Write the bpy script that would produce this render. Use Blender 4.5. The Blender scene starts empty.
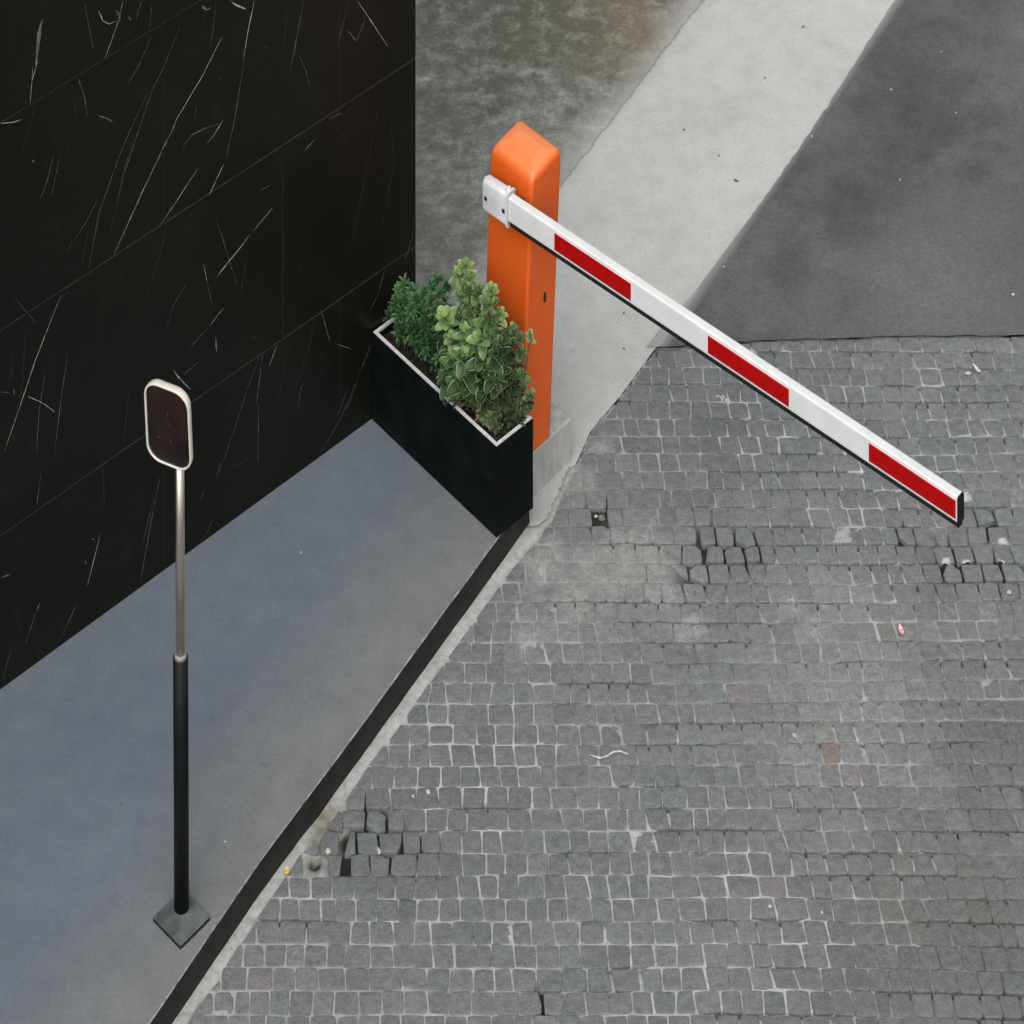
import bpy, bmesh, math, random
from mathutils import Vector, Matrix, noise, Quaternion
R = random.Random(7)
S = bpy.context.scene
COL = S.collection

# ------------------------------------------------------------------ camera
# The photograph was taken from a window about 12 m above the road with the
# verticals kept parallel: a level camera with a strong downward lens shift.
F, HV, H = 3944.0, -2925.0, 12.0          # focal length, horizon row, camera height


def P(u, v, z=0.0):
    """point of the plane Z=z that the survey reads at (u, v)"""
    d = (H - z) * F / (v - HV)
    return Vector(((u - 512.0) * d / F, d, z))


def Pv(u, v, o, n):
    """point of the vertical plane through o with normal n"""
    r = Vector(((u - 512.0) / F, 1.0, -(v - HV) / F))
    c = Vector((0, 0, H))
    t = (Vector(o) - c).dot(n) / r.dot(n)
    return c + r * t


cam = bpy.data.cameras.new('camera')
cam.lens = F / 1024 * 36
cam.sensor_width = 36
cam.sensor_fit = 'HORIZONTAL'
cam.shift_y = -(512 - HV) / 1024
cam.clip_start, cam.clip_end = 0.5, 2000
co = bpy.data.objects.new('camera', cam)
co.location = (0, 0, H)
co.rotation_euler = (math.radians(90), 0, 0)
COL.objects.link(co)
S.camera = co


# ------------------------------------------------------------------ object helpers
def tag(o, label=None, cat=None, group=None, kind=None):
    if label: o['label'] = label
    if cat: o['category'] = cat
    if group: o['group'] = group
    if kind: o['kind'] = kind
    return o


def thing(name, loc, label, cat, group=None):
    o = bpy.data.objects.new(name, None)
    o.empty_display_size = 0.1
    o.location = loc
    COL.objects.link(o)
    return tag(o, label, cat, group)


def wloc(o):
    v = Vector(o.location)
    while o.parent:
        o = o.parent
        v = v + Vector(o.location)
    return v


class MB:
    """collects world-space faces; build() links them as one mesh object"""
    def __init__(self):
        self.v, self.f, self.m, self.c, self.s = [], [], [], [], []

    def add(self, verts, faces, mat=0, cols=None, smooth=False):
        b = len(self.v)
        self.v += [Vector(p) for p in verts]
        self.c += list(cols) if cols else [(0, 0, 0, 1)] * len(verts)
        for fc in faces:
            self.f.append([b + i for i in fc])
            self.m.append(mat)
            self.s.append(smooth)

    def loft(self, rings, mat=0, cap0=True, cap1=True, smooth=False, cols=None):
        n = len(rings[0])
        vs = [p for r in rings for p in r]
        fs = []
        for k in range(len(rings) - 1):
            for i in range(n):
                j = (i + 1) % n
                fs.append([k * n + i, k * n + j, (k + 1) * n + j, (k + 1) * n + i])
        if cap0: fs.append(list(range(n))[::-1])
        if cap1: fs.append([(len(rings) - 1) * n + i for i in range(n)])
        self.add(vs, fs, mat, cols, smooth)

    def tube(self, pts, rad, n=10, mat=0, cap=True):
        pts = [Vector(p) for p in pts]
        if not isinstance(rad, (list, tuple)): rad = [rad] * len(pts)
        rings = []
        ref = None
        for i, p in enumerate(pts):
            t = (pts[min(i + 1, len(pts) - 1)] - pts[max(i - 1, 0)]).normalized()
            if ref is None:
                ref = Vector((0, 0, 1)) if abs(t.z) < .8 else Vector((1, 0, 0))
            a = (ref - t * ref.dot(t)).normalized()
            ref = a
            b = t.cross(a)
            rings.append([p + (a * math.cos(q) + b * math.sin(q)) * rad[i]
                          for q in [2 * math.pi * k / n for k in range(n)]])
        self.loft(rings, mat, cap, cap, True)

    def build(self, name, mats, parent=None, loc=None, bevel=0, flat=0):
        org = wloc(parent) if parent else Vector(loc or (0, 0, 0))
        me = bpy.data.meshes.new(name)
        me.from_pydata([tuple(p - org) for p in self.v], [], self.f)
        if not isinstance(mats, (list, tuple)): mats = [mats]
        for m in mats: me.materials.append(m)
        me.polygons.foreach_set('material_index', self.m)
        me.polygons.foreach_set('use_smooth', self.s)
        if flat:
            for pf in me.polygons:
                if pf.area > flat: pf.use_smooth = False
        at = me.color_attributes.new('tone', 'FLOAT_COLOR', 'POINT')
        at.data.foreach_set('color', [x for c in self.c for x in c])
        me.update()
        o = bpy.data.objects.new(name, me)
        COL.objects.link(o)
        if parent: o.parent = parent
        else: o.location = org
        if bevel:
            b = o.modifiers.new('bevel', 'BEVEL')
            b.width, b.segments, b.limit_method, b.angle_limit = bevel, 3, 'ANGLE', math.radians(40)
            b.harden_normals = False
        return o


def rrect(w, h, r, n=5, exps=None):
    """rounded rectangle outline in 2D, counter-clockwise"""
    out = []
    for cx, cy, a0 in ((w / 2 - r, h / 2 - r, 0), (-w / 2 + r, h / 2 - r, 90),
                       (-w / 2 + r, -h / 2 + r, 180), (w / 2 - r, -h / 2 + r, 270)):
        for k in range(n + 1):
            a = math.radians(a0 + 90 * k / n)
            out.append((cx + r * math.cos(a), cy + r * math.sin(a)))
    return out


# ------------------------------------------------------------------ material helpers
class NT:
    def __init__(self, name):
        self.mat = bpy.data.materials.new(name)
        self.mat.use_nodes = True
        self.t = self.mat.node_tree
        self.p = self.t.nodes['Principled BSDF']
        self.tc = self.n('ShaderNodeTexCoord')

    def n(self, kind, **kw):
        nd = self.t.nodes.new(kind)
        for k, v in kw.items(): setattr(nd, k, v)
        return nd

    def l(self, a, b): self.t.links.new(a, b)

    def val(self, sock, v):
        if isinstance(v, bpy.types.NodeSocket): self.l(v, sock)
        else: sock.default_value = v

    def noise(self, scale, detail=4, rough=.55, dist=0.0, vec=None):
        nd = self.n('ShaderNodeTexNoise')
        nd.inputs['Scale'].default_value = scale
        nd.inputs['Detail'].default_value = detail
        nd.inputs['Roughness'].default_value = rough
        nd.inputs['Distortion'].default_value = dist
        self.l(vec if vec else self.tc.outputs['Object'], nd.inputs['Vector'])
        return nd.outputs['Fac']

    def stretch(self, sx, sy, sz, rz=0.0):
        m = self.n('ShaderNodeMapping')
        m.inputs['Scale'].default_value = (sx, sy, sz)
        m.inputs['Rotation'].default_value = (0, 0, rz)
        self.l(self.tc.outputs['Object'], m.inputs['Vector'])
        return m.outputs['Vector']

    def ramp(self, fac, stops):
        r = self.n('ShaderNodeValToRGB')
        e = r.color_ramp.elements
        while len(e) < len(stops): e.new(.5)
        for i, (p, c) in enumerate(stops):
            e[i].position = p
            e[i].color = (c, c, c, 1) if isinstance(c, (int, float)) else (*c, 1)
        self.l(fac, r.inputs['Fac'])
        return r.outputs['Color']

    def spot(self, p, rad, soft=.5, jit=None):
        v = self.n('ShaderNodeVectorMath', operation='DISTANCE')
        self.l(self.tc.outputs['Object'], v.inputs[0])
        v.inputs[1].default_value = p
        q = self.math('DIVIDE', v.outputs['Value'], rad)
        if jit is not None: q = self.math('ADD', q, self.math('MULTIPLY', self.math('SUBTRACT', jit, .5), 1.6))
        return self.ramp(q, [(1 - soft, 1.0), (1.0, 0.0)])

    def mix(self, fac, a, b, mode='MIX'):
        m = self.n('ShaderNodeMix', data_type='RGBA', blend_type=mode)
        for s, v in ((m.inputs['Factor'], fac), (m.inputs[6], a), (m.inputs[7], b)):
            if isinstance(v, tuple) and len(v) == 3: v = (*v, 1)
            self.val(s, v)
        return m.outputs[2]

    def math(self, op, a, b=0.0, clamp=False):
        m = self.n('ShaderNodeMath', operation=op, use_clamp=clamp)
        self.val(m.inputs[0], a)
        self.val(m.inputs[1], b)
        return m.outputs[0]

    def attr(self):
        a = self.n('ShaderNodeAttribute', attribute_name='tone')
        s = self.n('ShaderNodeSeparateColor')
        self.l(a.outputs['Color'], s.inputs['Color'])
        return a.outputs['Color'], s.outputs

    def bump(self, h, strength=.3, dist=.004):
        b = self.n('ShaderNodeBump')
        b.inputs['Strength'].default_value = strength
        b.inputs['Distance'].default_value = dist
        self.l(h, b.inputs['Height'])
        self.l(b.outputs['Normal'], self.p.inputs['Normal'])

    def done(self, col, rough=.6, metal=0.0, spec=.5):
        if isinstance(col, tuple): col = (*col, 1)
        self.val(self.p.inputs['Base Color'], col)
        self.val(self.p.inputs['Roughness'], rough)
        self.val(self.p.inputs['Metallic'], metal)
        self.val(self.p.inputs['Specular IOR Level'], spec)
        return self.mat


def line_field(nt, a, b):
    """signed distance (m) to the ground line a->b, positive on its left"""
    d = (b - a).normalized()
    nrm = Vector((-d.y, d.x, 0))
    dp = nt.n('ShaderNodeVectorMath', operation='DOT_PRODUCT')
    nt.l(nt.tc.outputs['Object'], dp.inputs[0])
    dp.inputs[1].default_value = nrm
    return nt.math('SUBTRACT', dp.outputs['Value'], nrm.dot(a))


def plain(name, col, rough=.5, metal=0.0, spec=.5, var=.06, scale=30, bump=0.0, bscale=200):
    nt = NT(name)
    n = nt.noise(scale, 5)
    lo = tuple(c * (1 - var * 2) for c in col)
    hi = tuple(min(1, c * (1 + var * 2)) for c in col)
    c = nt.ramp(n, [(.3, lo), (.7, hi)])
    if bump: nt.bump(nt.noise(bscale, 3), bump, .002)
    r = nt.math('ADD', nt.math('MULTIPLY', nt.noise(scale * .4, 4), .2), rough - .1)
    return nt.done(c, r, metal, spec)


# ------------------------------------------------------------------ light
sun_el, sun_az = math.radians(52), math.radians(192)      # azimuth from +Y towards +X
sd = Vector((math.cos(sun_el) * math.sin(sun_az), math.cos(sun_el) * math.cos(sun_az), math.sin(sun_el)))
sl = bpy.data.lights.new('sun', 'SUN')
sl.energy, sl.angle, sl.color = 1.5, math.radians(70), (1.0, .97, .93)
so = bpy.data.objects.new('sun', sl)
so.rotation_euler = (-sd).to_track_quat('-Z', 'Y').to_euler()
so.location = (1, 4, 16)
COL.objects.link(so)

W = bpy.data.worlds.new('World')
S.world = W
W.use_nodes = True
wt = W.node_tree
bg = wt.nodes['Background']
sky = wt.nodes.new('ShaderNodeTexSky')
sky.sky_type = 'NISHITA'
sky.sun_disc = False
sky.sun_elevation, sky.sun_rotation = sun_el, sun_az
sky.air_density, sky.dust_density, sky.ozone_density = 1.0, 4.0, 1.0
hs = wt.nodes.new('ShaderNodeHueSaturation')             # a veil of cloud greys the sky
hs.inputs['Saturation'].default_value = .22
wt.links.new(sky.outputs[0], hs.inputs['Color'])
wt.links.new(hs.outputs[0], bg.inputs['Color'])
bg.inputs['Strength'].default_value = .12
S.view_settings.view_transform = 'Standard'
S.view_settings.look = 'None'
S.view_settings.exposure = 0.35
S.view_settings.gamma = 1.0
S.view_settings.use_curve_mapping = False

# ------------------------------------------------------------------ key lines of the place (metres)
ZS = .10                                                  # pavement height
curb_top = [P(u, v, ZS) for u, v in ((-130, 1430), (60, 1152), (149, 1024), (260, 861), (360, 727.5), (422.6, 641), (496.5, 540), (529, 494))]
B_px = [(662, 341), (654, 350), (632, 380), (620, 396), (590, 432), (575, 466), (564, 489), (553, 517), (530, 545),
        (505, 575), (484, 603), (455, 645), (395, 728), (352, 786), (318, 838), (300, 852), (260, 912), (185, 1022), (100, 1152)]
Bl = [P(u, v) for u, v in B_px]                           # edge of the cobbles on the left
asph = [P(u, v) for u, v in ((646, 349), (700, 345), (760, 342), (800, 340), (860, 338), (930, 337), (1024, 336))]
asph.append(Vector((4.5, asph[-1].y + .02, 0)))


def ya(x):
    for a, b in zip(asph, asph[1:]):
        if x <= b.x:
            t = max(0, (x - a.x) / (b.x - a.x))
            y = a.y + (b.y - a.y) * t
            break
    else:
        y = asph[-1].y
    return y + .006 * noise.noise((x * 9, 3.1, 0)) + .004 * noise.noise((x * 31, 7.7, 0))


def poly_sd(x, y, pl):
    """signed distance to an open polyline walked from top to bottom; positive on the cobble side (east)"""
    best, sgn, seg = 1e9, 1, None
    for a, b in zip(pl, pl[1:]):
        dx, dy = b.x - a.x, b.y - a.y
        L2 = dx * dx + dy * dy
        t = max(0, min(1, ((x - a.x) * dx + (y - a.y) * dy) / L2))
        ex, ey = x - a.x - dx * t, y - a.y - dy * t
        d = ex * ex + ey * ey
        if d < best:
            best, seg = d, (a, b)
            sgn = 1 if (dx * ey - dy * ex) > 0 else -1
    return math.sqrt(best) * sgn, seg


# ------------------------------------------------------------------ ground sheets
def sheet(name, pts, z, mat):
    m = MB()
    m.add([(p[0], p[1], z) for p in pts], [list(range(len(pts)))])
    o = m.build(name, mat)
    return tag(o, kind='structure')


g = plain('earth_grey', (.15, .15, .15), .9, scale=1.5, var=.12)
sheet('ground', [(-400, -400), (400, -400), (400, 500), (-400, 500)], -.06, g)

# concrete apron: pale poured concrete, stained dark and damp towards the garage side
nt = NT('apron_concrete')
fld = line_field(nt, P(569, 175), P(703, 0))              # positive on the damp side (left)
edge_n = nt.math('MULTIPLY', nt.math('SUBTRACT', nt.noise(3.2, 6, .6), .5), .22)
fld2 = nt.math('ADD', fld, edge_n)
wet = nt.ramp(nt.math('ADD', nt.math('MULTIPLY', fld2, 1.7), .42), [(.34, 0.0), (.64, .72)])
fine_e = nt.math('ADD', fld, nt.math('MULTIPLY', nt.math('SUBTRACT', nt.noise(14, 5, .6), .5), .035))
wet = nt.math('ADD', wet, nt.math('MULTIPLY', nt.ramp(nt.math('ADD', nt.math('MULTIPLY', fine_e, 8.0), .5), [(.44, 0.0), (.58, 1.0)]), .26), True)
crack = nt.ramp(nt.math('ABSOLUTE', fine_e), [(.0, .55), (.007, 0.0)])
big = nt.noise(2.2, 6, .6)
mid = nt.noise(11, 8, .65, .3)
fine = nt.noise(90, 5, .6)
dry = nt.ramp(nt.math('ADD', nt.math('MULTIPLY', mid, .55), nt.math('MULTIPLY', big, .45)),
              [(.32, (.35, .358, .345)), (.5, (.42, .426, .408)), (.68, (.475, .478, .458))])
dry = nt.mix(nt.ramp(fine, [(.30, .5), (.42, 0.0)]), dry, (.30, .30, .28))
strk = nt.noise(10, 12, .78, .15, nt.stretch(1.0, 1.35, 1))
damp = nt.ramp(strk, [(.30, (.066, .067, .051)), (.46, (.116, .119, .099)), (.57, (.185, .19, .168)), (.70, (.32, .325, .30))])
moss = nt.ramp(nt.noise(1.5, 5, .6), [(.45, 0.0), (.68, .75)])
damp = nt.mix(moss, damp, (.085, .078, .055))
for u, v_, r_, cl_, a_ in ((622, 20, .38, (.135, .110, .072), .85), (470, 15, .55, (.055, .058, .042), .75), (545, 30, .34, (.075, .074, .052), .7),
                           (440, 120, .28, (.060, .060, .052), .6), (500, 95, .12, (.055, .050, .038), .6), (455, 240, .25, (.10, .10, .092), .5)):
    damp = nt.mix(nt.math('MULTIPLY', nt.spot(P(u, v_), r_, .6, mid), a_), damp, cl_)
pale = nt.ramp(nt.noise(13, 10, .75, .1), [(.48, 0.0), (.70, .5)])
damp = nt.mix(pale, damp, (.34, .35, .33))
damp = nt.mix(1.0, damp, nt.ramp(nt.noise(55, 6, .75, .2), [(.28, .68), (.5, 1.0), (.72, 1.36)]), 'MULTIPLY')
dry = nt.mix(1.0, dry, nt.ramp(nt.noise(90, 6, .75), [(.28, .90), (.5, 1.0), (.72, 1.08)]), 'MULTIPLY')
col = nt.mix(crack, nt.mix(wet, dry, damp), (.10, .10, .09))
nt.bump(nt.math('ADD', nt.math('MULTIPLY', mid, 1.0), nt.math('MULTIPLY', fine, .35)), .35, .006)
m_apron = nt.done(col, nt.mix(wet, (.85, .85, .85), (.55, .55, .55)), 0, .35)
ap = [(p.x, p.y) for p in Bl[:9]]
ap += [(p.x - .12, p.y + .02) for p in [P(u, v) for u, v in ((500, 560), (443, 640), (260, 893.5), (169, 1024), (60, 1160), (-140, 1440))]]
ap += [(-9, 9.6), (-9, 40), (14, 40), (8, 24)]
ap += [(P(905, 0).x + .3, P(905, 0).y), (P(700, 310).x + .2, P(700, 310).y), (P(690, 344).x, P(690, 344).y)]
sheet('concrete_apron', ap, 0.0, m_apron)

# asphalt
nt = NT('worn_asphalt')
n1, n2, n3 = nt.noise(1.6, 7, .6), nt.noise(7, 6, .6), nt.noise(260, 3, .7)
v = nt.math('ADD', nt.math('MULTIPLY', n1, .6), nt.math('MULTIPLY', n2, .4))
c = nt.ramp(v, [(.34, (.058, .060, .060)), (.5, (.090, .094, .093)), (.64, (.122, .126, .124))])
patch = nt.ramp(nt.noise(4.2, 4, .5), [(.60, 0.0), (.72, .55)])
c = nt.mix(patch, c, (.052, .050, .050))
for u, v_, r_, a_ in ((848, 213, .20, .55), (785, 270, .14, .5), (870, 205, .07, .5), (930, 115, .34, .4), (880, 60, .28, .4), (835, 290, .12, .35), (878, 172, .06, .4)):
    c = nt.mix(nt.math('MULTIPLY', nt.spot(P(u, v_), r_, .7, n2), a_), c, (.050, .051, .050))
for u, v_, r_, a_ in ((960, 270, .40, .4), (900, 325, .45, .35), (820, 130, .16, .25)):
    c = nt.mix(nt.math('MULTIPLY', nt.spot(P(u, v_), r_, .8, n2), a_), c, (.150, .155, .152))
c = nt.mix(nt.ramp(n3, [(.35, .35), (.5, 0.0)]), c, (.06, .06, .06))
c = nt.mix(nt.ramp(n3, [(.62, 0.0), (.72, .3)]), c, (.3, .3, .3))
e0, e1 = P(690, 300), P(895, 0)
de = nt.math('ADD', nt.math('MULTIPLY', line_field(nt, e0, e1), -1.0), nt.math('MULTIPLY', nt.math('SUBTRACT', n2, .5), .03))
edge_pale = nt.ramp(nt.math('MULTIPLY', de, 10.0), [(.0, .9), (.10, .55), (.42, 0.0)])  # paler along the edge that meets the concrete
c = nt.mix(1.0, c, nt.ramp(nt.noise(75, 6, .75), [(.28, .72), (.5, 1.0), (.72, 1.3)]), 'MULTIPLY')
c = nt.mix(edge_pale, c, (.30, .305, .295))
nt.bump(nt.math('ADD', n3, nt.math('MULTIPLY', n2, .5)), .35, .003)
m_asph = nt.done(c, .85, 0, .3)
as_pts = []
x = asph[0].x
while x < 2.71:
    as_pts.append((x, ya(x)))
    x += .012
as_pts += [(2.715, 10.6), (9, 10.2), (14, 40), (7.5, 40)]
ed = [P(895, 0), P(846, 78), P(800, 148), P(760, 205), P(725, 252), P(690, 299), P(672, 318), P(657, 334), P(647, 347)]
top = ed[0] + (ed[0] - ed[3]) * 14
as_pts.append((top.x, top.y))
for a, b in zip(ed, ed[1:]):
    for k in range(14):
        q = a.lerp(b, k / 14)
        r = .007 if q.y > 15.0 else .002
        as_pts.append((q.x + r * noise.noise((q.y * 22, 1, 0)) + r * .8 * noise.noise((q.y * 60, 5, 0)), q.y))
sheet('asphalt_road', as_pts, .004, m_asph)

# ------------------------------------------------------------------ cobbles
deep_spots = [(372, 822, .075), (352, 842, .05), (392, 848, .09), (425, 845, .05), (366, 805, .045), (345, 862, .05),
              (315, 862, .022), (336, 822, .018), (594, 516, .055), (606, 508, .05), (604, 526, .04), (715, 545, .10), (695, 572, .07),
              (745, 548, .09), (690, 575, .06), (655, 600, .03), (955, 562, .10), (1000, 572, .09), (905, 535, .06),
              (985, 525, .06), (768, 350, .03), (650, 350, .03), (545, 1000, .05)]
flush_spots = [(640, 560, .14), (600, 575, .13), (575, 600, .10), (660, 590, .10), (545, 560, .10), (575, 480, .09),
               (600, 450, .06), (690, 630, .07), (530, 640, .05), (790, 605, .05), (815, 625, .05), (840, 640, .05),
               (830, 560, .15), (900, 690, .10), (930, 640, .08), (700, 400, .05), (820, 380, .10), (900, 360, .10),
               (720, 660, .05), (505, 600, .05), (690, 690, .05), (980, 720, .08)]
white_spots = [(1003, 541, .016), (946, 561, .014), (966, 562, .013), (1001, 562, .010), (795, 735, .008), (965, 497, .022)]
missing_px = [(313, 862), (602, 511)]
DS = [(P(u, v), r) for u, v, r in deep_spots]
FS = [(P(u, v), r) for u, v, r in flush_spots[:11]]
FD = [(P(u, v), r) for u, v, r in flush_spots[11:]]
WS = [(P(u, v), r) for u, v, r in white_spots]
MS = [P(u, v) for u, v in missing_px]
WARM = [(P(u, v), r) for u, v, r in ((870, 640, .35), (820, 740, .25), (960, 900, .4))]
PALE = [(P(u, v), r) for u, v, r in ((620, 590, .28), (850, 700, .35), (560, 620, .2), (830, 600, .2))]
DARK = [(P(u, v), r) for u, v, r in ((960, 960, .5), (990, 740, .25), (430, 860, .3), (720, 420, .2))]


def blob(x, y, spots):
    s = 0.0
    for p, r in spots:
        if r <= 0: continue
        q = ((x - p.x) ** 2 + (y - p.y) ** 2) / (r * r)
        if q < 4: s = max(s, math.exp(-q * 1.1))
    return s


def deepness(x, y):
    n = noise.noise((x * 1.1 + 5, y * 1.1, 2)) + .45 * noise.noise((x * 4, y * 4, 9))
    right = max(0, min(1, (x - .5) / 1.0)) * max(0, min(1, (13.9 - y) / 1.0))
    d = max(0, min(1, (n - .42 + .20 * right) * 2.2)) * .30
    return min(1, max(d, 1.25 * blob(x, y, DS)))


nt = NT('cobble_stone')
rgb, ch = nt.attr()
f1, f2 = nt.noise(38, 6, .65), nt.noise(320, 3, .7)
c = nt.mix(1.0, rgb, nt.ramp(f1, [(.25, .66), (.5, .98), (.75, 1.30)]), 'MULTIPLY')
c = nt.mix(nt.ramp(f2, [(.3, .6), (.47, 0.0)]), c, (.045, .047, .046))
c = nt.mix(nt.ramp(nt.noise(150, 4, .7), [(.62, 0.0), (.75, .4)]), c, (.22, .22, .21))
film = nt.ramp(nt.noise(2.3, 8, .65, .3), [(.5, 0.0), (.72, .45)])
c = nt.mix(film, c, (.205, .212, .203))
f3 = nt.noise(110, 5, .7)
c = nt.mix(1.0, c, nt.ramp(f3, [(.28, .76), (.5, 1.0), (.72, 1.26)]), 'MULTIPLY')
nt.bump(nt.math('ADD', nt.math('ADD', f1, nt.math('MULTIPLY', f3, .8)), nt.math('MULTIPLY', f2, .3)), .6, .006)
m_stone = nt.done(c, .72, 0, .35)

nt = NT('mortar_bed')
rgb, ch = nt.attr()
f1, f2 = nt.noise(45, 6, .65), nt.noise(300, 3, .7)
c = nt.mix(1.0, rgb, nt.ramp(f1, [(.25, .7), (.5, 1.0), (.75, 1.22)]), 'MULTIPLY')
c = nt.mix(nt.ramp(f2, [(.3, .4), (.45, 0.0)]), c, (.12, .12, .11))
nt.bump(nt.math('ADD', f1, nt.math('MULTIPLY', f2, .4)), .5, .004)
m_mortar = nt.done(c, .9, 0, .25)


def clip(poly, a, n):
    out = []
    for i in range(len(poly)):
        p, q = poly[i], poly[(i + 1) % len(poly)]
        dp, dq = (p - a).dot(n), (q - a).dot(n)
        if dp >= 0: out.append(p)
        if dp * dq < 0: out.append(p.lerp(q, dp / (dp - dq)))
    return out


X0, X1, Y0, Y1 = -1.75, 2.75, 11.25, 14.62
RP = .0738
stones = MB()


def yb(k, x):
    base = 14.520 - k * RP
    return base + .012 * noise.noise((x * .9, k * .11, 0)) + .0045 * noise.noise((x * 4.0, k * .8, 4)) + .010 * max(0, x - .6) * math.sin(k * .12)


def open_joint(x, kk):
    od = noise.noise((x * 2.2, kk * 7.3, 1)) + .25 * noise.noise((x * 9, kk * 3.3, 2)) + .34 * max(-.6, min(1, x - .25)) - .12
    return max(0, min(1, od * 3))


nrows = int((14.52 - Y0) / RP)
for k in range(-1, nrows):
    x = X0 + R.random() * .06
    bounds = []
    while x < X1:
        lean = -.003 - .005 * max(0, min(1, x)) + .0045 * R.gauss(0, 1)
        bounds.append((x, lean))
        w = R.gauss(.0685, .0065)
        if R.random() < .05: w *= 1.35
        if R.random() < .04: w *= .7
        x += max(.045, min(.105, w))
    for (xa, la), (xb, lb) in zip(bounds, bounds[1:]):
        xc = (xa + xb) / 2
        yc = (yb(k, xc) + yb(k + 1, xc)) / 2
        if yc > Y1 or any((xc - p.x) ** 2 + (yc - p.y) ** 2 < .042 ** 2 for p in MS): continue
        dB, seg = poly_sd(xc, yc, Bl)
        if dB < -.045 or yc > ya(xc) + .05: continue
        gh = R.uniform(.0009, .0026)
        dp = deepness(xc, yc)
        gh += .0014 * dp
        j = lambda s=.0016: R.gauss(0, s)
        # corners: far-left, far-right, near-right, near-left  (lean shifts the far end)
        c0 = Vector((xa + la / 2 + gh + j(), yb(k, xa) - gh + j(), 0))
        c1 = Vector((xb + lb / 2 - gh + j(), yb(k, xb) - gh + j(), 0))
        c2 = Vector((xb - lb / 2 - gh + j(), yb(k + 1, xb) + gh + j(), 0))
        c3 = Vector((xa - la / 2 + gh + j(), yb(k + 1, xa) + gh + j(), 0))
        oj = open_joint(xc, k + 1)
        c2.y += .0042 * oj
        c3.y += .0042 * oj
        poly = []
        ex = R.uniform(8.0, 18.0)
        for i in range(24):
            a = 2 * math.pi * i / 24
            ca, sa = math.cos(a), math.sin(a)
            s = (abs(ca) ** ex + abs(sa) ** ex) ** (-1 / ex)
            s *= 1 + .035 * noise.noise((ca * 1.6 + xc * 40, sa * 1.6 + yc * 40, k)) - .008
            U, V_ = (ca * s + 1) / 2, (sa * s + 1) / 2
            poly.append(c3.lerp(c2, U).lerp(c0.lerp(c1, U), V_))
        if dB < .09:
            a, b = seg
            d = (b - a).normalized()
            n = Vector((-d.y, d.x, 0))
            poly = clip(poly, a + n * R.uniform(.002, .010), n)
        if len(poly) > 2 and yc > ya(xc) - .08:
            poly = clip(poly, Vector((xc, ya(xc) - .004, 0)), Vector((0, -1, 0)))
        if dp > .45:                                       # broken corners where the bed is washed out
            for q_ in range(2):
                if R.random() < .55:
                    cn = R.choice((c0, c1, c2, c3))
                    mid_ = (c0 + c1 + c2 + c3) / 4
                    dd = (mid_ - cn).normalized()
                    dd = Vector((dd.x + R.gauss(0, .35), dd.y + R.gauss(0, .35), 0)).normalized()
                    poly = clip(poly, cn + dd * R.uniform(.010, .027) * min(1, dp), dd)
                    if len(poly) < 5: break
        if len(poly) < 5: continue
        cen = sum(poly, Vector()) / len(poly)
        ar = abs(sum(p.x * q.y - q.x * p.y for p, q in zip(poly, poly[1:] + poly[:1]))) / 2
        if ar < .0007: continue
        zt = R.gauss(0, .0007)
        tx, ty = R.gauss(0, .011), R.gauss(0, .011) - .012 * dp
        rings = []
        for sc, dz in ((1.0, -.040), (1.0, -.0030), (.986, -.0009), (.966, -.0002), (.93, .0), (.6, .0003), (.3, .0005)):
            rings.append([Vector((cen.x + (p.x - cen.x) * sc, cen.y + (p.y - cen.y) * sc,
                                  zt + dz + (p.x - cen.x) * tx * sc + (p.y - cen.y) * ty * sc
                                  + (.0009 * noise.noise((p.x * sc * 60, p.y * sc * 60, k)) if dz > -.03 else 0))) for p in poly])
        big = noise.noise((xc * .8, yc * .8, 1)) * .5 + noise.noise((xc * 2.6, yc * 2.6, 6)) * .35
        t = .166 * (1 + .13 * big + R.gauss(0, .055)) * (1 + .26 * blob(xc, yc, PALE) - .20 * blob(xc, yc, DARK))
        tint = R.gauss(0, .010)
        warm = .035 * noise.noise((xc * 1.1 + 3, yc * 1.1, 8)) + .045 * blob(xc, yc, WARM) - .02
        cc = (t * (.982 + tint + warm), t * 1.016, t * (1 - tint * .7 - warm), 1)
        if R.random() < .008: cc = (t * 1.05, t * .99, t * .98, 1)
        pk = P(838, 750)
        if (xc - pk.x) ** 2 + (yc - pk.y) ** 2 < .037 ** 2: cc = (.21, .165, .145, 1)
        nst = len(poly)
        vs = [p for r in rings for p in r] + [Vector((cen.x, cen.y, zt + .0008))]
        fs = []
        for q in range(6):
            for i in range(nst):
                i2 = (i + 1) % nst
                fs.append([q * nst + i, q * nst + i2, (q + 1) * nst + i2, (q + 1) * nst + i])
        for i in range(nst): fs.append([6 * nst + i, 6 * nst + (i + 1) % nst, 7 * nst])
        vc = []
        for p in vs:                                       # cement slurry left on the faces here and there
            f_ = blob(p.x, p.y, FS)
            if f_ > .02:
                f_ = max(0, min(.85, (f_ * 1.25 + .55 * noise.noise((p.x * 17, p.y * 17, 2)) + .3 * noise.noise((p.x * 50, p.y * 50, 6)) - .35) * 1.3))
            w_ = blob(p.x, p.y, WS)
            if w_ > .42:
                vc.append((.52, .53, .51, 1))
                continue
            vc.append((cc[0] * (1 - f_) + .265 * f_, cc[1] * (1 - f_) + .275 * f_, cc[2] * (1 - f_) + .262 * f_, 1))
        stones.add(vs, fs, 0, vc, True)
o = stones.build('cobbles', m_stone)
tag(o, kind='structure')

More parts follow.
